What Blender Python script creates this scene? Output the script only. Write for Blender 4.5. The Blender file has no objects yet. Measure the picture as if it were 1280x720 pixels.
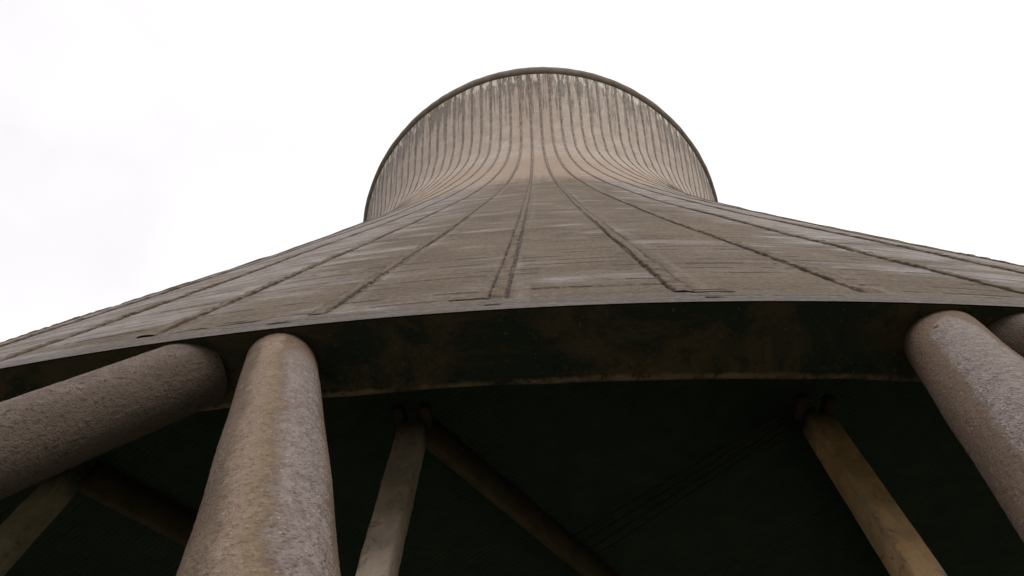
import bpy, math, random
import numpy as np
from mathutils import Vector

sc = bpy.context.scene
C = sc.collection
R = math.radians
rng = np.random.default_rng(7)

# ------------------------------------------------------------------ camera
S = 1.4                      # metres per unit of the measured tower
EYE = 1.6
PITCH, ROLL, YAW = 1.1195984, 0.0464689, -0.1090143
fw = Vector((math.sin(YAW)*math.cos(PITCH), math.cos(YAW)*math.cos(PITCH), math.sin(PITCH)))
rt = Vector((math.cos(YAW), -math.sin(YAW), 0)); up = rt.cross(fw)
rt2 = math.cos(ROLL)*rt + math.sin(ROLL)*up
up2 = -math.sin(ROLL)*rt + math.cos(ROLL)*up
cam = bpy.data.cameras.new("camera"); co = bpy.data.objects.new("camera", cam); C.objects.link(co)
cam.sensor_width = 36; cam.lens = 791.58/1280*36
cam.clip_start = 0.05; cam.clip_end = 3000
from mathutils import Matrix
m3 = Matrix((rt2, up2, -fw)).transposed()
co.matrix_world = Matrix.Translation((0, 0, EYE)) @ m3.to_4x4()
sc.camera = co

# ------------------------------------------------------------------ sky and sun
SUN_EL, SUN_ROT = R(28), R(160)
w = bpy.data.worlds.new("World"); sc.world = w; w.use_nodes = True
nt = w.node_tree; N = nt.nodes; L = nt.links; N.clear()
def wn(t, **k):
    n = N.new(t)
    for a, b in k.items(): setattr(n, a, b)
    return n
sky = wn('ShaderNodeTexSky', sky_type='NISHITA', sun_disc=False, sun_elevation=SUN_EL, sun_rotation=SUN_ROT)
tc = wn('ShaderNodeTexCoord')
nz = wn('ShaderNodeTexNoise'); nz.inputs['Scale'].default_value = 2.2; nz.inputs['Detail'].default_value = 5
L.new(tc.outputs['Generated'], nz.inputs['Vector'])
cr = wn('ShaderNodeValToRGB')
e = cr.color_ramp.elements
e[0].position = .20; e[0].color = (.785, .757, .80, 1); e[1].position = .74; e[1].color = (1.11, 1.08, 1.055, 1)
sxc = wn('ShaderNodeSeparateXYZ'); L.new(tc.outputs['Generated'], sxc.inputs[0])
dr = wn('ShaderNodeMath', operation='MULTIPLY_ADD'); L.new(sxc.outputs['X'], dr.inputs[0]); dr.inputs[1].default_value = .22
L.new(nz.outputs['Fac'], dr.inputs[2]); L.new(dr.outputs[0], cr.inputs['Fac'])      # the cloud is thicker towards the left
sx = wn('ShaderNodeSeparateXYZ'); L.new(tc.outputs['Generated'], sx.inputs[0])
mr = wn('ShaderNodeMapRange'); L.new(sx.outputs['Z'], mr.inputs['Value'])
mr.inputs['From Min'].default_value = 0; mr.inputs['From Max'].default_value = .7
mr.inputs['To Min'].default_value = 10.0; mr.inputs['To Max'].default_value = 10.6
cl = wn('ShaderNodeVectorMath', operation='SCALE'); L.new(cr.outputs['Color'], cl.inputs[0]); L.new(mr.outputs['Result'], cl.inputs['Scale'])
mx = wn('ShaderNodeMix', data_type='RGBA'); mx.inputs[0].default_value = .94
L.new(sky.outputs['Color'], mx.inputs[6]); L.new(cl.outputs[0], mx.inputs[7])
bg = wn('ShaderNodeBackground'); bg.inputs['Strength'].default_value = .10
L.new(mx.outputs[2], bg.inputs['Color'])
wo = wn('ShaderNodeOutputWorld'); L.new(bg.outputs[0], wo.inputs['Surface'])

sl = bpy.data.lights.new("sun", 'SUN'); sl.energy = 1.5; sl.angle = R(32); sl.color = (1, .93, .84)
so = bpy.data.objects.new("sun", sl); C.objects.link(so)
# sun_rotation is clockwise from +Y seen from above
sd = Vector((math.sin(SUN_ROT)*math.cos(SUN_EL), math.cos(SUN_ROT)*math.cos(SUN_EL), math.sin(SUN_EL)))
so.rotation_euler = sd.to_track_quat('Z', 'Y').to_euler(); so.location = (0, -20, 60)

vs = sc.view_settings
vs.view_transform = 'Standard'; vs.look = 'None'; vs.exposure = 0.2; vs.gamma = 1; vs.use_curve_mapping = False

# ------------------------------------------------------------------ node helpers
class M:
    def __init__(s, name):
        s.m = bpy.data.materials.new(name); s.m.use_nodes = True
        s.t = s.m.node_tree; s.t.nodes.clear()
        s.out = s.n('ShaderNodeOutputMaterial'); s.b = s.n('ShaderNodeBsdfPrincipled')
        s.t.links.new(s.b.outputs[0], s.out.inputs['Surface'])
    def n(s, t, **k):
        n = s.t.nodes.new(t)
        for a, b in k.items(): setattr(n, a, b)
        return n
    def put(s, sock, v):
        if hasattr(v, 'is_linked') or isinstance(v, bpy.types.NodeSocket): s.t.links.new(v, sock)
        else: sock.default_value = v
    def math(s, op, a, b=0., c=0., clamp=False):
        n = s.n('ShaderNodeMath', operation=op, use_clamp=clamp)
        s.put(n.inputs[0], a); s.put(n.inputs[1], b); s.put(n.inputs[2], c); return n.outputs[0]
    def uv(s):
        u = s.n('ShaderNodeUVMap', uv_map='UVMap'); x = s.n('ShaderNodeSeparateXYZ')
        s.t.links.new(u.outputs[0], x.inputs[0]); return u.outputs[0], x.outputs[0], x.outputs[1]
    def comb(s, x, y, z=0.):
        n = s.n('ShaderNodeCombineXYZ'); s.put(n.inputs[0], x); s.put(n.inputs[1], y); s.put(n.inputs[2], z); return n.outputs[0]
    def pos(s): return s.n('ShaderNodeNewGeometry').outputs['Position']
    def obj(s): return s.n('ShaderNodeTexCoord').outputs['Object']
    def noise(s, vec, scale, detail=4, rough=.55, dist=0.):
        n = s.n('ShaderNodeTexNoise'); s.put(n.inputs['Vector'], vec); n.inputs['Scale'].default_value = scale
        n.inputs['Detail'].default_value = detail; n.inputs['Roughness'].default_value = rough; n.inputs['Distortion'].default_value = dist
        return n.outputs['Fac']
    def vor(s, vec, scale, feature='F1', out='Distance', rand=1.):
        n = s.n('ShaderNodeTexVoronoi', feature=feature); s.put(n.inputs['Vector'], vec); n.inputs['Scale'].default_value = scale
        n.inputs['Randomness'].default_value = rand
        return n.outputs[out]
    def white(s, vec):
        n = s.n('ShaderNodeTexWhiteNoise', noise_dimensions='3D'); s.put(n.inputs['Vector'], vec); return n.outputs['Value']
    def step(s, v, a, b, lo=0., hi=1., smooth=True):
        n = s.n('ShaderNodeMapRange', interpolation_type='SMOOTHSTEP' if smooth else 'LINEAR'); s.put(n.inputs['Value'], v)
        for k, x in (('From Min', a), ('From Max', b), ('To Min', lo), ('To Max', hi)): s.put(n.inputs[k], x)
        return n.outputs['Result']
    def mix(s, f, a, b, mode='MIX'):
        n = s.n('ShaderNodeMix', data_type='RGBA', blend_type=mode); s.put(n.inputs[0], f)
        for i, v in ((6, a), (7, b)):
            if isinstance(v, tuple): n.inputs[i].default_value = (*v, 1)
            else: s.put(n.inputs[i], v)
        return n.outputs[2]
    def bump(s, h, dist=.01, strength=1., prev=None):
        n = s.n('ShaderNodeBump'); s.put(n.inputs['Height'], h); n.inputs['Distance'].default_value = dist; n.inputs['Strength'].default_value = strength
        if prev is not None: s.put(n.inputs['Normal'], prev)
        return n.outputs[0]
    def done(s, col, rough=.9, normal=None, spec=.3):
        s.put(s.b.inputs['Base Color'], col if not isinstance(col, tuple) else (*col, 1)); s.put(s.b.inputs['Roughness'], rough)
        s.b.inputs['Specular IOR Level'].default_value = spec
        if normal is not None: s.put(s.b.inputs['Normal'], normal)
        return s.m

# ------------------------------------------------------------------ tower numbers (unit lengths; world = S * unit, z above the eye)
R0, D, RT, ZT, HT, RTOP = 26.36486, 28.24936, 16.87546, 50.95177, 68.29582, 20.27259
TH0, DTH, H0, WIN = -0.012075, 0.0490874, 3.6, 0.5697
KA = math.exp(-.194701); KB = math.exp(-.6627)
HSH = 66.3
def rad_sharp(z):
    z = np.asarray(z, float)
    u = np.clip((ZT-z)/(ZT-H0), 0, None)
    lo = RT*np.sqrt(1+((R0/RT)**2-1)*u**(2*KA))
    b = np.clip((z-ZT)/(HT-ZT), 0, None)
    hi = RT*np.sqrt(1+((RTOP/RT)**2-1)*b**(2*KB))
    return np.where(z < ZT, lo, hi)
def rad(z):                  # the waist is rounded, not creased
    z = np.asarray(z, float); w_ = 4.5*np.clip(1-np.abs(z-ZT)/11, 0, 1)
    return sum(rad_sharp(z+o*w_) for o in (-1, -.6, -.2, .2, .6, 1))/6
AXIS = (0, S*D, 0)
def tower_xyz(r, th, z):     # local to the tower's own origin (ground level on its axis)
    return np.stack([S*r*np.sin(th), -S*r*np.cos(th), S*z+EYE], -1)

def mesh_from(name, V, F, UV=None, smooth=True):
    me = bpy.data.meshes.new(name)
    V = np.asarray(V, np.float32).reshape(-1, 3); F = np.asarray(F, np.int32)
    me.vertices.add(len(V)); me.vertices.foreach_set('co', V.ravel())
    k = F.shape[1]
    me.loops.add(F.size); me.loops.foreach_set('vertex_index', F.ravel())
    me.polygons.add(len(F)); me.polygons.foreach_set('loop_start', np.arange(0, F.size, k, dtype=np.int32))
    me.polygons.foreach_set('loop_total', np.full(len(F), k, np.int32))
    if smooth: me.polygons.foreach_set('use_smooth', np.ones(len(F), bool))
    if UV is not None:
        l = me.uv_layers.new(name='UVMap'); l.data.foreach_set('uv', np.asarray(UV, np.float32)[F.ravel()].ravel())
    me.update(calc_edges=True); me.validate()
    return me
def grid_faces(nr, nc, wrap=False, off=0, flip=False):
    i = np.arange(nr-1)[:, None]; j = np.arange(nc if wrap else nc-1)[None]
    j2 = (j+1) % nc
    f = np.stack([i*nc+j+0*i, i*nc+j2, (i+1)*nc+j2, (i+1)*nc+j+0*i], -1).reshape(-1, 4)
    if flip: f = f[:, ::-1]
    return f+off
def link(name, me, mat, parent=None):
    o = bpy.data.objects.new(name, me); C.objects.link(o)
    if mat: me.materials.append(mat)
    if parent: o.parent = parent
    return o
def tag(o, label=None, cat=None, group=None, kind=None):
    for k, v in (('label', label), ('category', cat), ('group', group), ('kind', kind)):
        if v: o[k] = v
    return o
def empty(name, loc):
    o = bpy.data.objects.new(name, None); C.objects.link(o); o.location = loc; o.empty_display_size = .5; return o
def snoise(n, step, amp, seed):          # smooth 1-d noise
    g = np.random.default_rng(seed); k = max(2, int(n/step)+3)
    return np.interp(np.arange(n)/step, np.arange(k), g.uniform(-1, 1, k))*amp

# ------------------------------------------------------------------ materials
def shell_material():
    m = M('weathered_tower_concrete')
    uv, u, v = m.uv()                                   # u: rib bays, v: height in units
    p = m.pos()
    bay = m.math('FLOOR', u)
    fu = m.math('SUBTRACT', u, bay)
    # distance to the nearest rib, in units of bays
    du = m.math('MINIMUM', fu, m.math('SUBTRACT', 1., fu))
    arc = m.comb(m.math('MULTIPLY', u, 1.2), v)
    hz = m.comb(m.math('MULTIPLY', u, .55), m.math('MULTIPLY', v, 1.5))        # drawn out sideways
    hz2 = m.comb(m.math('MULTIPLY', u, 1.6), m.math('MULTIPLY', v, 14.))
    vt = m.comb(m.math('MULTIPLY', u, 5.5), m.math('MULTIPLY', v, .16))        # runs down
    n_big = m.noise(m.comb(m.math('MULTIPLY', u, .8), m.math('MULTIPLY', v, .5)), 1., 5, .6)
    n_fine = m.noise(p, 9., 6, .7)
    n_grit = m.noise(p, 70., 3, .7)
    n_h2 = m.noise(hz2, 1.5, 4, .6)
    bw = m.white(m.comb(bay, m.math('FLOOR', m.math('DIVIDE', v, .5)), 3.))
    low = m.mix(m.step(n_big, .35, .68), (.094, .066, .043), (.156, .116, .082))
    low = m.mix(m.step(n_h2, .46, .70, 0, .28), low, (0.088, 0.064, 0.0464))
    low = m.mix(m.math('MULTIPLY', bw, .35), low, (0.2, 0.1584, 0.124))
    # washed, pale wet patches lying across the bays
    n_w = m.noise(hz, 1.15, 6, .62, .3)
    n_w2 = m.noise(m.comb(m.math('MULTIPLY', u, 2.2), m.math('MULTIPLY', v, 7.)), 1., 5, .65)
    wash = m.math('MULTIPLY', m.step(m.math('ADD', n_w, m.step(m.math('ABSOLUTE', m.math('SUBTRACT', u, .5)), 1., 3.2, -.05, .13)), .47, .66), m.step(n_w2, .34, .60, .30, 1.))
    low = m.mix(m.math('MULTIPLY', wash, .85), low, (.275, .250, .252))
    # beside the ribs a pale run of lime
    lime = m.math('MULTIPLY', m.step(fu, .06, .26, 1, 0), m.step(m.noise(vt, 1.3, 3), .45, .65))
    low = m.mix(m.math('MULTIPLY', lime, .6), low, (0.272, 0.252, 0.248))
    # height zones: peach collar under the waist, pale dry concrete above
    hv = m.math('ADD', v, m.math('MULTIPLY', m.math('SUBTRACT', m.noise(vt, .8, 3), .5), 6.))
    peach = m.mix(m.step(n_fine, .3, .7), (.315, .228, .172), (.385, .290, .225))
    pale = m.mix(m.step(n_big, .3, .7), (.365, .290, .246), (.455, .370, .318))
    pale = m.mix(m.step(m.noise(hz2, .55, 3), .5, .68, 0, .45), pale, (0.3096, 0.258, 0.215))
    col = m.mix(m.step(hv, 24., 31.), low, peach)
    col = m.mix(m.step(hv, 39., 46.), col, pale)
    # soot runs and white drips under the rim
    n_s = m.noise(vt, .62, 5, .72)
    n_s2 = m.noise(m.comb(m.math('MULTIPLY', u, 3.6), m.math('MULTIPLY', v, .30)), 1., 5, .7)
    topf = m.step(v, 52., 65.6)
    soot = m.math('MULTIPLY', m.step(m.math('ADD', m.math('ADD', m.math('MULTIPLY', n_s, .72), m.math('MULTIPLY', m.noise(m.comb(m.math('MULTIPLY', u, .9), m.math('MULTIPLY', v, .12)), 1., 4, .6), .30)), m.math('MULTIPLY', topf, .13)), .565, .66), m.step(v, 46., 60.))
    col = m.mix(m.math('MULTIPLY', soot, .74), col, (.062, .054, .049))
    drip_len = m.step(n_s2, .44, .66, 66.5, 63.2)
    drip = m.step(m.math('SUBTRACT', v, drip_len), 0., .25)
    col = m.mix(m.math('MULTIPLY', drip, .8), col, (.74, .68, .62))
    # dark grime beside every rib, and the grooves' shade put into the colour
    wv = m.math('ADD', m.step(v, 10., 50., .050, .20), m.math('MULTIPLY', m.math('SUBTRACT', m.noise(vt, 3., 3), .5), .16))
    grime = m.math('MULTIPLY', m.step(du, m.math('MULTIPLY', wv, .5), wv, 1, 0), m.step(m.noise(m.comb(m.math('MULTIPLY', bay, 7.3), v), 1.2, 4), .30, .55, .35, 1))
    col = m.mix(m.math('MULTIPLY', grime, m.math('MULTIPLY', m.step(v, 20., 50., .66, .62), m.step(v, 52., 64., 1., 1.28))), col, (.085, .070, .058))
    groove_shade = m.math('MULTIPLY', m.step(m.math('ABSOLUTE', m.math('SUBTRACT', du, .052)), .005, .014, 1, 0), m.step(m.noise(m.comb(m.math('MULTIPLY', bay, 5.1), v), 2.2, 5, .7), .40, .52))
    col = m.mix(m.math('MULTIPLY', groove_shade, m.step(v, 3.90, 3.98, 0, .88)), col, (.035, .028, .022))
    # shuttering joints: every lift, broken into cracks
    jv = m.math('ADD', v, m.math('MULTIPLY', m.math('SUBTRACT', m.noise(m.comb(m.math('MULTIPLY', u, 2.5), v), 1.5, 3), .5), .05))
    fj = m.math('FRACT', m.math('DIVIDE', jv, .235))
    dj = m.math('MINIMUM', fj, m.math('SUBTRACT', 1., fj))
    jid = m.math('ROUND', m.math('DIVIDE', jv, .235))
    jn = m.noise(m.comb(m.math('MULTIPLY', u, 2.1), m.math('MULTIPLY', jid, 5.7)), 1.4, 3, .6)
    jw = m.white(m.comb(jid, bay, 1.))
    crack = m.math('MULTIPLY', m.step(dj, .05, .14, 1, 0), m.math('MULTIPLY', m.step(jn, .48, .54), m.step(jw, .28, .4)))
    faint = m.step(dj, .0, .13, 1, 0)
    col = m.mix(m.math('MULTIPLY', m.math('MULTIPLY', faint, m.step(jn, .3, .62)), m.step(v, 30., 50., .42, .45)), col, (.05, .038, .029))
    col = m.mix(m.math('MULTIPLY', crack, m.step(v, 20., 44., .9, .25)), col, (.03, .025, .02))
    # smooth pale band along the lip
    bnd = m.step(m.math('ADD', v, m.math('MULTIPLY', m.math('SUBTRACT', m.noise(arc, 6., 3), .5), .14)), 3.84, 3.93, 1, 0)
    bcol = m.mix(m.step(m.noise(hz2, .9, 4), .35, .65), (0.064, 0.0544, 0.0512), (0.12, 0.108, 0.1088))
    col = m.mix(m.math('MULTIPLY', bnd, m.step(n_fine, .35, .6, .45, .9)), col, bcol)
    col = m.mix(m.step(n_grit, .42, .66, .0, .38), col, (.07, .056, .042))
    col = m.mix(m.math('MULTIPLY', m.step(n_fine, .50, .66, 0, .38), m.step(v, 20., 40., 1., .4)), col, (.075, .058, .042))
    grain = m.noise(m.comb(m.math('MULTIPLY', u, 22.), m.math('MULTIPLY', v, 30.)), 1., 6, .78)
    col = m.mix(m.math('MULTIPLY', m.step(grain, .47, .62), m.step(v, 16., 40., .46, .25)), col, (.050, .036, .025))
    col = m.mix(m.math('MULTIPLY', m.step(grain, .50, .36), m.step(v, 16., 40., .40, .15)), col, (.255, .205, .155))
    # damp olive growth
    moss = m.math('MULTIPLY', m.step(m.noise(arc, .55, 6, .65), .56, .72), m.step(v, 20., 34., 1, 0))
    col = m.mix(m.math('MULTIPLY', moss, .35), col, (.12, .105, .06))
    hgt = m.math('ADD', m.math('MULTIPLY', n_fine, .9), m.math('MULTIPLY', n_grit, .5))
    hgt = m.math('SUBTRACT', hgt, m.math('ADD', m.math('MULTIPLY', faint, .12), m.math('MULTIPLY', crack, 1.2)))
    hgt = m.math('ADD', hgt, m.math('MULTIPLY', grain, .8))
    rough = m.math('SUBTRACT', .92, m.math('MULTIPLY', m.math('MAXIMUM', wash, m.math('MULTIPLY', bnd, .3)), .34))
    return m.done(col, rough, m.bump(hgt, .024, .9), .4)

def rib_material():
    m = M('rib_concrete'); uv, u, v = m.uv(); p = m.pos()
    n1 = m.noise(p, 6., 6, .7); n2 = m.noise(p, 45., 4, .7); rnd = m.n('ShaderNodeObjectInfo').outputs['Random']; nv = m.noise(m.comb(m.math('MULTIPLY', rnd, 70.), m.math('MULTIPLY', v, .8)), 1.4, 5, .65)
    low = m.mix(m.step(n1, .35, .65), (.108, .080, .058), (.175, .136, .104))
    up_ = m.mix(m.step(nv, .40, .62), (.13, .105, .09), (.29, .232, .196))
    col = m.mix(m.step(v, 26., 44.), low, up_)
    bnd = m.step(v, 3.86, 3.97, 1, 0)
    col = m.mix(m.math('MULTIPLY', bnd, .7), col, (.17, .155, .155))
    ed = m.math('MULTIPLY', m.step(m.math('ABSOLUTE', u), .62, .98), m.step(m.noise(p, 3.2, 5, .7), .36, .52, .25, 1.))
    col = m.mix(m.math('MULTIPLY', ed, m.step(v, 15., 45., .8, .5)), col, (.04, .032, .025))
    col = m.mix(m.step(n2, .5, .72, 0, .55), col, (.05, .04, .032))
    h = m.math('ADD', n1, m.math('MULTIPLY', n2, .6))
    return m.done(col, .92, m.bump(h, .03, 1.), .3)

def underside_material():
    m = M('damp_soffit'); p = m.pos()
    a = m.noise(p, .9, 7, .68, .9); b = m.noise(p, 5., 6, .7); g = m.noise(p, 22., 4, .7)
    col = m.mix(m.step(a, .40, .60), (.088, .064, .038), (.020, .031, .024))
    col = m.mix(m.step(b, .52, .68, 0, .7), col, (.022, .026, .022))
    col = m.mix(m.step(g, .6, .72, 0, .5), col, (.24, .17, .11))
    ox = m.n('ShaderNodeSeparateXYZ'); m.put(ox.inputs[0], m.obj())
    rr = m.math('DIVIDE', m.math('SQRT', m.math('ADD', m.math('MULTIPLY', ox.outputs[0], ox.outputs[0]), m.math('MULTIPLY', ox.outputs[1], ox.outputs[1]))), S)
    ri = m.math('ADD', rr, m.math('MULTIPLY', m.math('SUBTRACT', b, .5), .08))
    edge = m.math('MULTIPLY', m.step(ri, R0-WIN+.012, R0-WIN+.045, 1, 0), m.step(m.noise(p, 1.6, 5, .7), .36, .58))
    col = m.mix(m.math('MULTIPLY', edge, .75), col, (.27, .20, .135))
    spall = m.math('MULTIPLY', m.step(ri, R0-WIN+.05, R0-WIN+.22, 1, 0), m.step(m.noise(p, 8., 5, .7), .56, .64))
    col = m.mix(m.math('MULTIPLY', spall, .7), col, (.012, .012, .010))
    return m.done(col, .9, m.bump(m.math('ADD', b, m.math('MULTIPLY', g, .5)), .02, .8), .3)

def dark_material(name, c1, c2, sc_=2.):
    m = M(name); p = m.pos(); a = m.noise(p, sc_, 6, .65); b = m.noise(p, sc_*12, 4, .7)
    col = m.mix(m.step(a, .35, .65), c1, c2); col = m.mix(m.step(b, .55, .75, 0, .5), col, tuple(x*.5 for x in c1))
    return m.done(col, .92, m.bump(m.math('ADD', a, b), .01, .7), .25)

def rim_material():
    m = M('mossy_rim'); p = m.pos(); a = m.noise(p, .9, 6, .65); b = m.noise(p, 5., 4, .7)
    col = m.mix(m.step(a, .35, .65), (.135, .106, .088), (.195, .157, .132))
    col = m.mix(m.step(b, .55, .7, 0, .6), col, (.07, .062, .052))
    return m.done(col, .95, m.bump(b, .1, .6), .2)

def pillar_material(name, kind):
    """exposed-aggregate concrete; u = turns round the axis from the side facing outwards, v = metres below the top"""
    m = M(name); uv, u, v = m.uv(); o = m.obj(); g = 0.31
    wob = m.math('MULTIPLY', m.math('SUBTRACT', m.noise(o, 3.5, 5, .65), .5), .11)
    wob2 = m.math('MULTIPLY', m.math('SUBTRACT', m.noise(o, 22., 6, .75), .5), .10)
    uu = m.math('ADD', m.math('ADD', u, wob), wob2)
    big = m.noise(o, 2.2, 6, .65); mid = m.noise(o, 13., 6, .75); fine = m.noise(o, 60., 5, .75)
    stone_d = m.vor(o, 42.); stone_c = m.vor(o, 42., 'F1', 'Color'); stone2 = m.vor(o, 120.); stone2c = m.vor(o, 120., 'F1', 'Color')
    sep = m.n('ShaderNodeSeparateColor'); m.put(sep.inputs[0], stone_c); sr = sep.outputs[0]; sg = sep.outputs[1]
    sep2 = m.n('ShaderNodeSeparateColor'); m.put(sep2.inputs[0], stone2c); s2 = sep2.outputs[0]
    # matrix: brown mossy skin
    skin = m.mix(m.step(big, .35, .65), (.122, .081, .057), (.182, .130, .097))
    skin = m.mix(m.step(mid, .40, .66, 0, .6), skin, (0.111, 0.0851, 0.0592))
    # washed face: lavender grey with bare stones
    washc = m.mix(m.step(mid, .35, .65), (.160, .126, .116), (.240, .198, .186))
    if kind == 'split':                     # right-hand half washed, pale crumbly strip on the left half, olive seam between
        wash = m.math('MULTIPLY', m.math('MULTIPLY', m.step(uu, .045, .10), m.step(uu, .20, .235, 1, 0)), m.math('MULTIPLY', m.step(v, .50, .95), m.step(mid, .25, .5, .6, 1)))
        strip = m.math('MULTIPLY', m.step(uu, -.06, -.02), m.step(uu, .04, .06, 1, 0))
        strip = m.math('MULTIPLY', strip, m.step(v, .1, .4))
        skin = m.mix(m.math('MULTIPLY', strip, m.step(mid, .3, .58, .35, 1.)), skin, (.25, .186, .143))
        seam = m.math('MULTIPLY', m.step(m.math('ABSOLUTE', m.math('SUBTRACT', uu, .045)), .005, .045, 1, 0), m.math('MULTIPLY', m.step(v, .4, 1.0), m.step(mid, .34, .6)))
        skin = m.mix(m.math('MULTIPLY', seam, .6), skin, (.150, .110, .048))
        edge = m.step(wash, 0., 0.)
        rim_l = None
    elif kind == 'tongue':                  # a worn tongue of bare stone framed by smooth skin
        half = m.step(v, .22, .80, .0, .100)
        half = m.math('ADD', half, m.step(v, .8, 4.0, 0., .03))
        d = m.math('SUBTRACT', m.math('ABSOLUTE', m.math('SUBTRACT', m.math('ADD', u, m.math('MULTIPLY', m.math('ADD', wob, wob2), .40)), -.066)), half)
        wash = m.math('MULTIPLY', m.step(d, -.022, .008, 1, 0), m.step(v, .24, .32))
        skin = m.mix(m.math('MULTIPLY', m.step(m.math('ABSOLUTE', m.math('SUBTRACT', d, .0)), .004, .030, 1, 0), m.step(v, .2, .4, 0, .9)), skin, (0.1258, 0.0925, 0.0629))
        skin = m.mix(.5, skin, (.165, .112, .078))
    else:                                   # pitted all over, brown along the top
        wash = m.math('MULTIPLY', m.math('MULTIPLY', m.step(uu, -.12, -.05), m.step(uu, .06, .13, 1, 0)), m.step(mid, .3, .6, .05, .5))
        skin = m.mix(.75, skin, (.108, .084, .072))
    col = m.mix(wash, skin, washc)
    # stones: a few pale, a few dark, denser in the washed part
    pale_s = m.math('MULTIPLY', m.math('MULTIPLY', m.step(stone_d, .26, .42, 1, 0), m.step(sr, .80, .88)), .25 if kind == 'pitted' else .8)
    dark_s = m.math('MULTIPLY', m.step(stone_d, .26, .40, 1, 0), m.step(sg, .80, .88))
    small_d = m.math('MULTIPLY', m.step(stone2, .22, .4, 1, 0), m.step(s2, .72, .82))
    col = m.mix(m.math('MULTIPLY', pale_s, m.math('ADD', .40, m.math('MULTIPLY', wash, .45))), col, (.38, .325, .295))
    col = m.mix(m.math('MULTIPLY', dark_s, m.math('ADD', .40, m.math('MULTIPLY', wash, .25))), col, (.11, .09, .08))
    col = m.mix(m.math('MULTIPLY', small_d, .45), col, (.14, .11, .09))
    if kind == 'pitted':
        pit = m.math('MULTIPLY', m.step(m.noise(o, 26., 3, .6), .57, .66), m.step(mid, .42, .6))
        col = m.mix(m.math('MULTIPLY', pit, .95), col, (.055, .045, .04))
    col = m.mix(m.step(fine, .5, .75, 0, .45), col, (.12, .09, .07))
    olive = m.step(m.noise(o, 1.4, 5, .65), .58, .72, 0, .35)
    col = m.mix(olive, col, (.17, .145, .08))
    chunk = m.noise(o, 32., 4, .65)
    cf = m.step(chunk, .53, .64, 0, .48)
    if kind == 'tongue': cf = m.math('MULTIPLY', cf, m.math('ADD', .3, m.math('MULTIPLY', wash, .7)))
    col = m.mix(cf, col, (.075, .054, .041))
    h = m.math('ADD', m.math('MULTIPLY', mid, .55), m.math('ADD', m.math('MULTIPLY', fine, .45), m.math('MULTIPLY', chunk, .7)))
    h = m.math('ADD', h, m.math('MULTIPLY', m.step(stone_d, .15, .5, 1, 0), m.math('ADD', .15, m.math('MULTIPLY', wash, .25))))
    rough = m.math('SUBTRACT', .92, m.math('MULTIPLY', wash, .25))
    return m.done(col, rough, m.bump(h, .022, 1.), .25)

def column_material(name, warm, grey, dirt):
    m = M(name); uv, u, v = m.uv(); o = m.obj()
    run = m.comb(m.math('MULTIPLY', u, 9.), m.math('MULTIPLY', v, .8), 0.)
    a = m.noise(o, 2.6, 6, .65, .4); b = m.noise(o, 14., 6, .7); g = m.noise(o, 80., 3, .7); rn = m.noise(run, 1.2, 5, .6, .5)
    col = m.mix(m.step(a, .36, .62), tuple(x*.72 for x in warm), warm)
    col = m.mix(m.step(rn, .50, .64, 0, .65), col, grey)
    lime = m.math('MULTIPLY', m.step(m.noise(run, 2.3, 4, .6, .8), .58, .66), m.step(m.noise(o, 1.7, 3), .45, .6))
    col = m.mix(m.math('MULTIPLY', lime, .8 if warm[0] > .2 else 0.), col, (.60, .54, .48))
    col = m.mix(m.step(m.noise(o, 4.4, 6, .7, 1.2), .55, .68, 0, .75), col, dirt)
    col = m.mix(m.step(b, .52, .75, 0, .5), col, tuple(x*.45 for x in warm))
    col = m.mix(m.step(m.math('ADD', v, m.math('MULTIPLY', b, .3)), .12, .62, .92, 0.), col, (.045, .042, .03))      # shade under the deck put into the head's colour
    return m.done(col, .85, m.bump(m.math('ADD', b, m.math('MULTIPLY', g, .4)), .008, .8), .35)

def ground_material():
    m = M('gravel_and_grass'); p = m.pos(); a = m.noise(p, .35, 6, .6); b = m.noise(p, 9., 6, .7); vo = m.vor(p, 30.)
    gr = m.mix(m.step(b, .35, .65), (.20, .185, .16), (.32, .30, .265))
    gs = m.mix(m.step(b, .3, .7), (.06, .08, .03), (.12, .14, .06))
    col = m.mix(m.step(a, .42, .55), gr, gs)
    return m.done(col, .95, m.bump(m.math('ADD', b, vo), .03, .9), .2)

MS, MR, MU = shell_material(), rib_material(), underside_material()
MIN = dark_material('damp_inner_concrete', (.055, .06, .05), (.09, .09, .07), .6)
MRIM = rim_material()
MPS, MPT, MPP = pillar_material('pillar_split_wash', 'split'), pillar_material('pillar_worn_tongue', 'tongue'), pillar_material('pillar_pitted', 'pitted')
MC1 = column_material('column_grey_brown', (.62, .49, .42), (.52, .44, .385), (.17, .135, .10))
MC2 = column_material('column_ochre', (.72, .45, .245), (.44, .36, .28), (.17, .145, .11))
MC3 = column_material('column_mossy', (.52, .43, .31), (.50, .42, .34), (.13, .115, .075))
MBEAM = dark_material('beam_concrete', (.085, .064, .038), (.12, .092, .055), 3.)
MDIM = column_material('column_dim', (.040, .042, .034), (.05, .048, .04), (.02, .022, .018))  # dark copy for the inner posts: gloom of the interior put into the colour
MCORB = dark_material('corbel_concrete', (.05, .036, .026), (.075, .055, .040), 3.)
MDECK = dark_material('fill_slats', (.036, .060, .044), (.054, .076, .053), 3.)

# ------------------------------------------------------------------ ground
n = 60
gx = np.sinh(np.linspace(-6, 6, n))/np.sinh(6)*1500
X, Y = np.meshgrid(gx, gx); Z = 0*X
gm = mesh_from('ground', np.stack([X, Y, Z], -1), grid_faces(n, n))
tag(link('ground', gm, ground_material()), 'gravel and short grass round the tower', None, None, 'structure')

# ------------------------------------------------------------------ cooling tower
tower = empty('cooling_tower', AXIS)
tag(tower, 'weathered ribbed concrete cooling tower standing on slanted round pillars', 'cooling tower')

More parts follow.
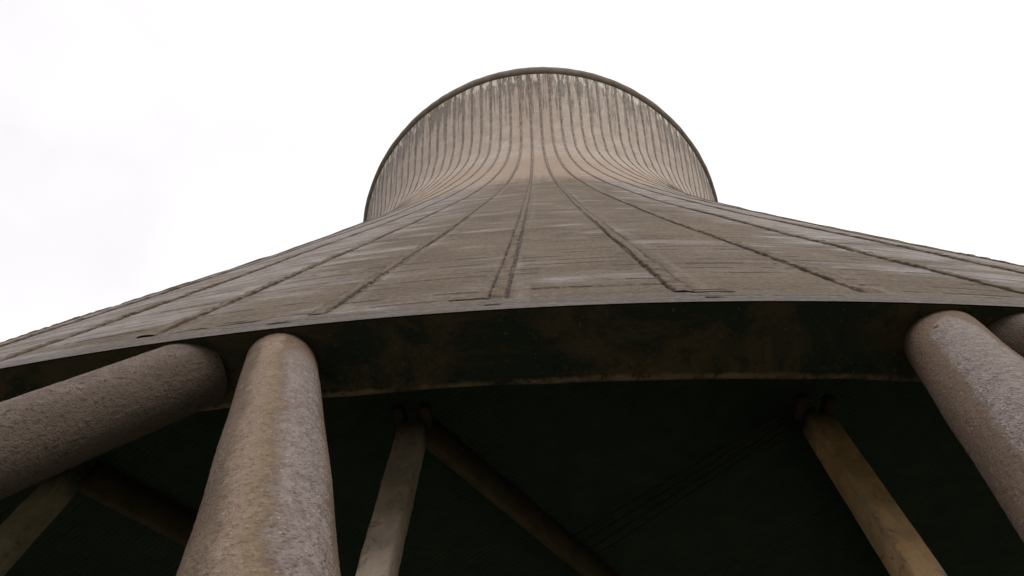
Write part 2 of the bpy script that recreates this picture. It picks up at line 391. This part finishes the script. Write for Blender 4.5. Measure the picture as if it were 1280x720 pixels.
# outer skin
def bay_samples(k):
    a = abs(k+.5)
    if a < 9:
        s = np.concatenate([[0, .030, .040, .047, .052, .058, .066, .085, .12], np.linspace(.17, .83, 27), [.88, .915, .934, .942, .948, .953, .960, .970]])
    elif a < 26: s = np.array([0, .06, .10, .2, .35, .5, .65, .8, .9, .94])
    else: s = np.linspace(0, 1, 7)[:-1]
    return k+s
us = np.concatenate([bay_samples(k) for k in range(-64, 64)])
th = TH0+us*DTH
zs = [H0]; d = .009
while zs[-1] < HSH-.02:
    if zs[-1] > 4.15: d = min(d*1.035, .30)
    zs.append(min(zs[-1]+d, HSH))
zs = np.array(zs)
U, Zg = np.meshgrid(us, zs); TH = TH0+U*DTH
RR = np.repeat(rad(zs)[:, None], len(us), 1)
# small unevenness of the cast: lifts, bays and a slow wobble
bayi = np.floor(U).astype(int)+64; fu = U-np.floor(U); dd = np.minimum(fu, 1-fu)
tab = rng.uniform(-1, 1, (128, 400))
li = np.clip((Zg/.47).astype(int), 0, 399)
env = np.clip((Zg-4.0)/.3, 0, 1)*np.clip(dd/.2, 0, 1)
RR += tab[bayi, li]*.0035*env
RR += (np.sin(U*2.1+Zg*.7)*.005+np.sin(U*.83-Zg*.31+1)*.008+np.sin(Zg*1.7+U*5.1)*.002)*np.clip((Zg-4.)/3, 0, 1)
# grooves either side of each rib
gro = np.exp(-((dd-.052)/.011)**2)*np.clip((Zg-3.93)/.08, 0, 1)*np.clip((20-Zg)/12, 0, 1)
RR -= gro*.022*(0.75+.5*np.sin(Zg*9+U*3)*np.sin(Zg*23))
# band at the lip stands slightly proud of the skin above
RR += .006*np.clip((3.90+.01*np.sin(U*40)-Zg)/.02, 0, 1)
# weep slots and a ragged opening joint above the lip
def dent(u0, u1, z0, z1, depth):
    RR[(U >= u0) & (U <= u1) & (Zg >= z0) & (Zg <= z1)] -= depth
for (uc, zc, hu, hz_) in ((-.205, 3.985, .055, .014), (-.075, 3.99, .05, .016), (-.025, 3.745, .03, .010), (1.088, 3.915, .05, .018), (1.203, 3.918, .055, .018),
                          (1.10, 3.722, .03, .009), (-1.17, 3.744, .05, .012), (-1.395, 3.937, .07, .013), (2.6, 3.90, .05, .013), (-3.3, 3.90, .06, .013)):
    dent(uc-hu, uc+hu, zc-hz_-.006, zc+hz_+.006, .10)
ucr = np.linspace(-2.05, -1.38, 160); g = np.random.default_rng(3)
zc_ = 3.91+snoise(160, 9, .022, 5); open_ = snoise(160, 14, 1, 8) > -.35
for i in range(159):
    if open_[i]: dent(ucr[i]-.012, ucr[i+1]+.012, zc_[i]-.010, zc_[i]+.012, .04)
V = tower_xyz(RR, TH, Zg); nr, nc = V.shape[:2]
UVs = np.stack([U, Zg], -1).reshape(-1, 2)
shell = link('shell', mesh_from('shell', V, grid_faces(nr, nc, True), UVs), MS, tower)
# fix seam uv: the wrap lies at the far side of the tower, out of sight

# inner skin
zi = np.concatenate([np.linspace(H0+.012, 6.5, 24), np.linspace(7.2, HSH, 60)])
thick = np.interp(zi, [H0, 6.6, 12, 60], [WIN, .30, .17, .15])
ti = np.linspace(0, 2*math.pi, 257)[:-1]
Vi = tower_xyz((rad(zi)-thick)[:, None]+0*ti[None], ti[None]+0*zi[:, None], zi[:, None]+0*ti[None])
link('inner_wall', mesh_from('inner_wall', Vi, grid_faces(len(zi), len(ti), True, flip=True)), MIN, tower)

# soffit of the shell: a broad, slightly rough ring with a thin drip edge on its inner side
nt_ = 2400; tt = np.linspace(-math.pi, math.pi, nt_+1)[:-1]
prof_r = [R0-.003, R0-.06, R0-.16, R0-.28, R0-.40, R0-.49, R0-WIN+.015, R0-WIN-.004, R0-WIN-.004]
prof_z = [H0, H0+.006, H0+.009, H0+.010, H0+.010, H0+.008, H0-.002, H0+.002, H0+.06]
g = np.random.default_rng(11)
rr = np.array(prof_r)[:, None]+np.zeros((1, nt_)); zz = np.array(prof_z)[:, None]+np.zeros((1, nt_))
for q in range(2, 6): zz[q] += np.repeat(g.uniform(-1, 1, nt_//4), 4)*.003+snoise(nt_, 40, .004, 20+q)
for q in (6, 7, 8): rr[q] += snoise(nt_, 5, .006, 33)+snoise(nt_, 60, .012, 34)
zz[6] += snoise(nt_, 4, .005, 35)
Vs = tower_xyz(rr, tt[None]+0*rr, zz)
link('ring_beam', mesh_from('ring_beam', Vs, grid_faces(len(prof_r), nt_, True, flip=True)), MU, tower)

# rim: projecting rounded kerb on top
rp = np.array([(float(rad(HSH))-.25, HSH), (float(rad(HSH))+.004, HSH-.012), (20.06, 66.34), (20.28, 66.58), (20.37, 66.92), (20.395, 67.5), (20.33, 67.9), (19.9, 68.0), (19.6, 67.7), (float(rad(HSH))-.25, HSH)])
t3 = np.linspace(0, 2*math.pi, 385)[:-1]
g = np.random.default_rng(4)
jit = np.interp(t3, np.linspace(0, 2*math.pi, 200), g.uniform(-1, 1, 200))*.025
Vr = tower_xyz(rp[:, 0][:, None]+jit[None]*(rp[:, 0] > 20.1)[:, None], t3[None]+0*rp[:, :1], rp[:, 1][:, None]+0*t3[None])
link('rim', mesh_from('rim', Vr, grid_faces(len(rp), len(t3), True)), MRIM, tower)

# ribs: each its own weathered band
def make_rib(k):
    near = abs(k) <= 9
    z = [3.93]; st = .02 if near else .15
    while z[-1] < HSH-.03:
        if near and z[-1] > 8: st = min(st*1.03, .45)
        if not near: st = min(st*1.04, .5)
        z.append(min(z[-1]+st, HSH-.02))
    z = np.array(z); m_ = len(z)
    hw = np.interp(z, [3.9, 5, 9, 20, 45, 67], [.058, .052, .048, .046, .048, .055])
    hL = hw+snoise(m_, 2.5, .011, 100+k)+snoise(m_, 14, .004, 300+k); hR = hw+snoise(m_, 2.5, .011, 500+k)+snoise(m_, 14, .004, 700+k)
    h = np.interp(z, [3.93, 4.02, 6, 20, 60], [.003, .013, .016, .020, .036])+snoise(m_, 3, .010, 900+k)+snoise(m_, 20, .005, 1100+k)
    hB = h+snoise(m_, 2, .006, 1300+k)
    cen = snoise(m_, 40, .010, 1500+k)*np.clip((z-4)/4, 0, 1)
    r = rad(z); wob = (math.sin(1)*0)
    off = np.stack([-hL-.006, -hL, -hL*.72, 0*hL, hR*.70, hR, hR+.006], 1)+cen[:, None]
    hh = np.stack([-.05+0*h, h*.55, h, h*.88+.004, hB, hB*.5, -.05+0*h], 1)
    uc = k+0*z
    base = (np.sin(uc*2.1+z*.7)*.005+np.sin(uc*.83-z*.31+1)*.008+np.sin(z*1.7+uc*5.1)*.002)*np.clip((z-4.)/3, 0, 1)
    rr_ = r[:, None]+base[:, None]+hh
    tht = TH0+k*DTH+off/r[:, None]
    Vv = tower_xyz(rr_, tht, z[:, None]+0*off)
    uvv = np.stack([off*0+np.array([-1.1, -1, -.7, 0, .7, 1, 1.1]), z[:, None]+0*off], -1).reshape(-1, 2)
    return link('rib', mesh_from('rib', Vv, grid_faces(m_, 7), uvv, smooth=not near), MR, shell)
for k in range(-40, 41): make_rib(k)

# ------------------------------------------------------------------ slanted pillars
def rotz(p, a):
    x, y = p[0], p[1]-D; c, s = math.cos(a), math.sin(a)
    return np.array([c*x-s*y, s*x+c*y+D, p[2]])
def unit(v): return v/np.linalg.norm(v)
def pillar(T, d, rho, mat, seed, label=None, turn=0., n_r=96, length=None):
    """T top (units), d downward direction; bottom on the footing"""
    zb = (.28-EYE)/S
    top = T-d*.10
    Lw = (T[2]-zb)/(-d[2])*S+.12+.10*S
    # frame: e1 faces away from the axis of the tower
    out = unit(np.array([T[0], T[1]-D, 0])); e1 = unit(out-d*(out@d)); e2 = np.cross(e1, d)
    if e2 @ np.array([-out[1], out[0], 0]) < 0: e2 = -e2
    if mat is None: mat = MPS
    fine_ = label is not None; n_r = 144 if fine_ else 96
    ns = int(Lw/(.014 if fine_ else .03)); a = np.linspace(0, 1, n_r+1)-.5; s = np.linspace(0, Lw, ns)
    A, Sg = np.meshgrid(a, s); ang = (A+turn)*2*math.pi
    g = np.random.default_rng(seed)
    rr = np.full_like(A, rho*S)
    for q in range(9):
        f, ph, kz = g.integers(1, 5), g.uniform(0, 6.28), g.uniform(.5, 5)
        rr += .0022*np.sin(A*2*math.pi*f+ph)*np.sin(Sg*kz+ph*2)
    j = g.uniform(-1, 1, A.shape); j[:, -1] = j[:, 0]; j = (j+np.roll(j, 1, 0)+np.roll(j, -1, 0))/2.2; rr += j*(.0028 if fine_ else .0020)
    if mat is MPT:           # a single blown-out stone
        rr -= .035*np.clip(1.6-np.hypot((A+.125)*2*math.pi*rho*S/.016, (Sg-.10*S-.62)/.026), 0, 1)
    O = np.array([top[0]*S, (top[1]-D)*S, top[2]*S+EYE])
    V = O+Sg[..., None]*d+rr[..., None]*(np.cos(ang)[..., None]*e1+np.sin(ang)[..., None]*e2)
    uvp = np.stack([A, Sg-.10*S], -1).reshape(-1, 2)
    V = V.reshape(-1, 3); F = grid_faces(ns, n_r+1)
    me = mesh_from('support_pillar', V-O, F, uvp)
    ob = link('support_pillar', me, mat, tower); ob.location = O
    if label: ob['label'] = label
    bot = O+d*Lw
    return ob, bot
T2, d2 = np.array([-1.7835, 2.2155, 3.6]), -unit(np.array([-.3522, .2548, .9006]))
T3, d3 = np.array([2.5714, 2.2815, 3.6]), -unit(np.array([.3656, .2773, .8885]))
T1, d1 = np.array([-2.425, 2.264, 3.6]), -unit(np.array([.5143, .1425, .8457]))
PER = 2*math.pi/32
def rd(d, a): return rotz(d+np.array([0, D, 0]), a)-np.array([0, D, 0])
def footing(bots, seed):
    c = (bots[0]+bots[1])/2
    th_ = math.atan2(c[0], -c[1]); e = np.array([math.cos(th_), math.sin(th_), 0]); f = np.array([-math.sin(th_), math.cos(th_), 0])
    a, b, z = 1.0, .55, .42
    rows = []
    for (sa, zz_) in ((1.05, -.05), (1.0, .30), (.93, z), (0.0, z+.015)):
        ring = []
        for i in range(48):
            t = i/48*2*math.pi; cx, sy = math.cos(t), math.sin(t)
            px = math.copysign(abs(cx)**.35, cx)*a*sa; py = math.copysign(abs(sy)**.35, sy)*b*sa
            ring.append(np.array([c[0], c[1], 0])+e*px+f*py+np.array([0, 0, zz_]))
        rows.append(ring)
    return link('footing', mesh_from('footing', np.array(rows), grid_faces(4, 48, True)), MBEAM, tower)
for j in range(-3, 4):
    a = j*PER
    if j == 0: left_lab, right_lab = 'pillar with one washed lavender half and a crumbling brown half', 'pillar with a worn tongue of bare glittering stone'
    else: left_lab = right_lab = None
    _, b1 = pillar(rotz(T2, a-(.012 if j == 1 else 0)), rd(d2, a-(.012 if j == 1 else 0)), .2301, MPS if j == 0 else MPP, 40+j, left_lab)
    if j == -1: _, b2 = pillar(T1, d1, .245, MPP, 60+j, 'dark pitted pillar leaning far to the side')
    else: _, b2 = pillar(rotz(T3, a), rd(d3, a), .2259, MPT if j == 0 else MPP, 60+j, right_lab)
    footing((b1, b2), j)

# ------------------------------------------------------------------ fill frame inside the shell
frame = empty('inner_frame', AXIS)
tag(frame, 'dark concrete post and beam frame carrying slatted deck inside the tower', 'frame')
ZC = 4.6; RC = 24.66; COLS = [-.1913, -.0504, .0968]
spacing = .143
ths = [-.1913-spacing*3, -.1913-spacing*2, -.1913-spacing]+COLS+[.0977+spacing, .0977+2*spacing, .0977+3*spacing]
def box_rings(rings):
    V = np.array(rings); return V
def beam_mesh(p, q, wd, dp, seed, name, mat, parent, cham=.012):
    """horizontal beam, p to q along its underside centre line (world, local to tower axis)"""
    p, q = np.array(p, float), np.array(q, float); ax = unit(q-p); sd_ = np.array([ax[1], -ax[0], 0]); L_ = np.linalg.norm(q-p)
    prof = [(-wd/2+cham, 0), (wd/2-cham, 0), (wd/2, cham), (wd/2, dp), (-wd/2, dp), (-wd/2, cham)]
    nseg = max(2, int(L_/.12)); g = np.random.default_rng(seed); rows = []
    for i in range(nseg+1):
        s = i/nseg; j = g.uniform(-1, 1, (6, 2))*.003
        rows.append([p+ax*L_*s+sd_*(x+j[t, 0])+np.array([0, 0, zq+j[t, 1]]) for t, (x, zq) in enumerate(prof)])
    V = np.array(rows); F = grid_faces(nseg+1, 6, True)
    me = mesh_from(name, V, F, smooth=False)
    import bmesh
    bm = bmesh.new(); bm.from_mesh(me); bm.verts.ensure_lookup_table()
    for k in (0, nseg*6): bm.faces.new([bm.verts[k+i] for i in range(6)])
    bmesh.ops.recalc_face_normals(bm, faces=bm.faces); bm.to_mesh(me); bm.free()
    return link(name, me, mat, parent)
def col_mesh(thc, side, mat, seed, label, rc=None):
    e = np.array([math.cos(thc), math.sin(thc), 0]); f = np.array([-math.sin(thc), math.cos(thc), 0])
    O = tower_xyz(np.array(rc or RC), np.array(thc), np.array(ZC)); h = O[2]; c = .018; s = side/2
    prof = [(-s+c, -s), (s-c, -s), (s, -s+c), (s, s-c), (s-c, s), (-s+c, s), (-s, s-c), (-s, -s+c)]
    per = np.concatenate([[0], np.cumsum([math.dist(prof[i], prof[(i+1) % 8]) for i in range(8)])])
    nz_ = int(h/.06); g = np.random.default_rng(seed); V = []; UVl = []
    for i in range(nz_+1):
        z = h*i/nz_
        for t in range(9):
            x, y = prof[t % 8]; jj = .0025*math.sin(z*7+t % 8*2+seed)+.002*math.sin(z*19+t % 8*5)
            V.append(e*(x+jj)+f*(y+jj*.5)+np.array([0, 0, z-h])); UVl.append((per[t], h-z))
    me = mesh_from('column', V, grid_faces(nz_+1, 9), UVl, smooth=False)
    o = link('column', me, mat, frame); o.location = O
    if label: o['label'] = label
    return o, O, e, f
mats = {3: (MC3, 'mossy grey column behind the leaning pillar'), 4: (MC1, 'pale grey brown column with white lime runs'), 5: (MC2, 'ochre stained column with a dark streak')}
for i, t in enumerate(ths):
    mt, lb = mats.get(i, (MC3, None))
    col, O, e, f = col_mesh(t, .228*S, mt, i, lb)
    cloc = np.array(O)
    # head: two corbels towards the outside, left and right of the shaft
    for sgn in (-1, 1):
        p0 = cloc+e*sgn*.115*S+f*.05+np.array([0, 0, .10]); p1 = cloc+e*sgn*.125*S-f*.20*S+np.array([0, 0, .12])
        b = beam_mesh(p0, p1, .12, .12, 200+i*2+sgn, 'corbel', MCORB, frame)
        b.parent = col; b.matrix_parent_inverse = Matrix.Translation(-col.location)
    a1 = -t+R(36)                   # main beam runs slantwise into the tower
    dirv = np.array([math.sin(a1), math.cos(a1), 0])
    beam_mesh(cloc+dirv*.10*S+np.array([0, 0, .0]), cloc+dirv*3.0*S, .135, .46, 300+i, 'beam', MBEAM, frame)
    inner = cloc+dirv*3.07*S            # a second row of posts carries the inner ends, deep shade in their colour
    ri = math.hypot(inner[0], inner[1]); ti_ = math.atan2(inner[0], -inner[1])
    col_mesh(ti_, .20*S, MDIM, 90+i, None, ri/S)
# thin rods slung under the deck from the ochre column
cl5 = tower_xyz(np.array(RC), np.array(COLS[2]), np.array(ZC))
dv = np.array([math.sin(R(-51)), math.cos(R(-51)), 0]); pv = np.array([math.cos(R(-51)), -math.sin(R(-51)), 0])
for q in range(4):
    o_ = np.array([0, 0, .30])+pv*(q-1.5)*.085
    beam_mesh(cl5+dv*.15*S+o_, cl5+dv*(2.6+.2*q)*S+o_+pv*(q-1.5)*.10, .022, .022, 700+q, 'tie_rod', MDIM, frame, .005)
# slatted deck over the beams
zd = ZC*S+EYE+.46
rdk = [0, 6, 12, 18, 22, 24.3, float(rad(ZC+.33))-.42]
td = np.linspace(0, 2*math.pi, 181)[:-1]
Vd = np.stack([np.outer(rdk, np.sin(td))*S, -np.outer(rdk, np.cos(td))*S, np.full((len(rdk), len(td)), zd+.10)], -1)
bV = [Vd.reshape(-1, 3)]; bF = [grid_faces(len(rdk), len(td), True, flip=True)]; off = len(bV[0])
sa = R(124); sdir = np.array([math.sin(sa), math.cos(sa), 0]); snor = np.array([math.cos(sa), -math.sin(sa), 0])
cen = np.array([0, -23.1*S, 0])
for q in range(-85, 86):
    c0 = cen+snor*q*.075
    tl = np.linspace(-12, 12, 97); P_ = c0+tl[:, None]*sdir; ok = np.hypot(P_[:, 0], P_[:, 1]) < (rdk[-1]-.02)*S
    if ok.sum() < 2: continue
    p, q2 = P_[ok][0], P_[ok][-1]
    b = []
    for pt_ in (p, q2):
        for (x, z) in ((-.0363, zd+.082), (.0363, zd+.082), (.0363, zd+.097), (-.0363, zd+.097)): b.append(pt_+snor*x+np.array([0, 0, z]))
    bV.append(np.array(b)); bF.append(np.array([(0, 1, 5, 4), (1, 2, 6, 5), (3, 0, 4, 7), (0, 3, 2, 1), (4, 5, 6, 7)])+off); off += 8
link('slat_deck', mesh_from('slat_deck', np.concatenate(bV), np.concatenate(bF), smooth=False), MDECK, frame)
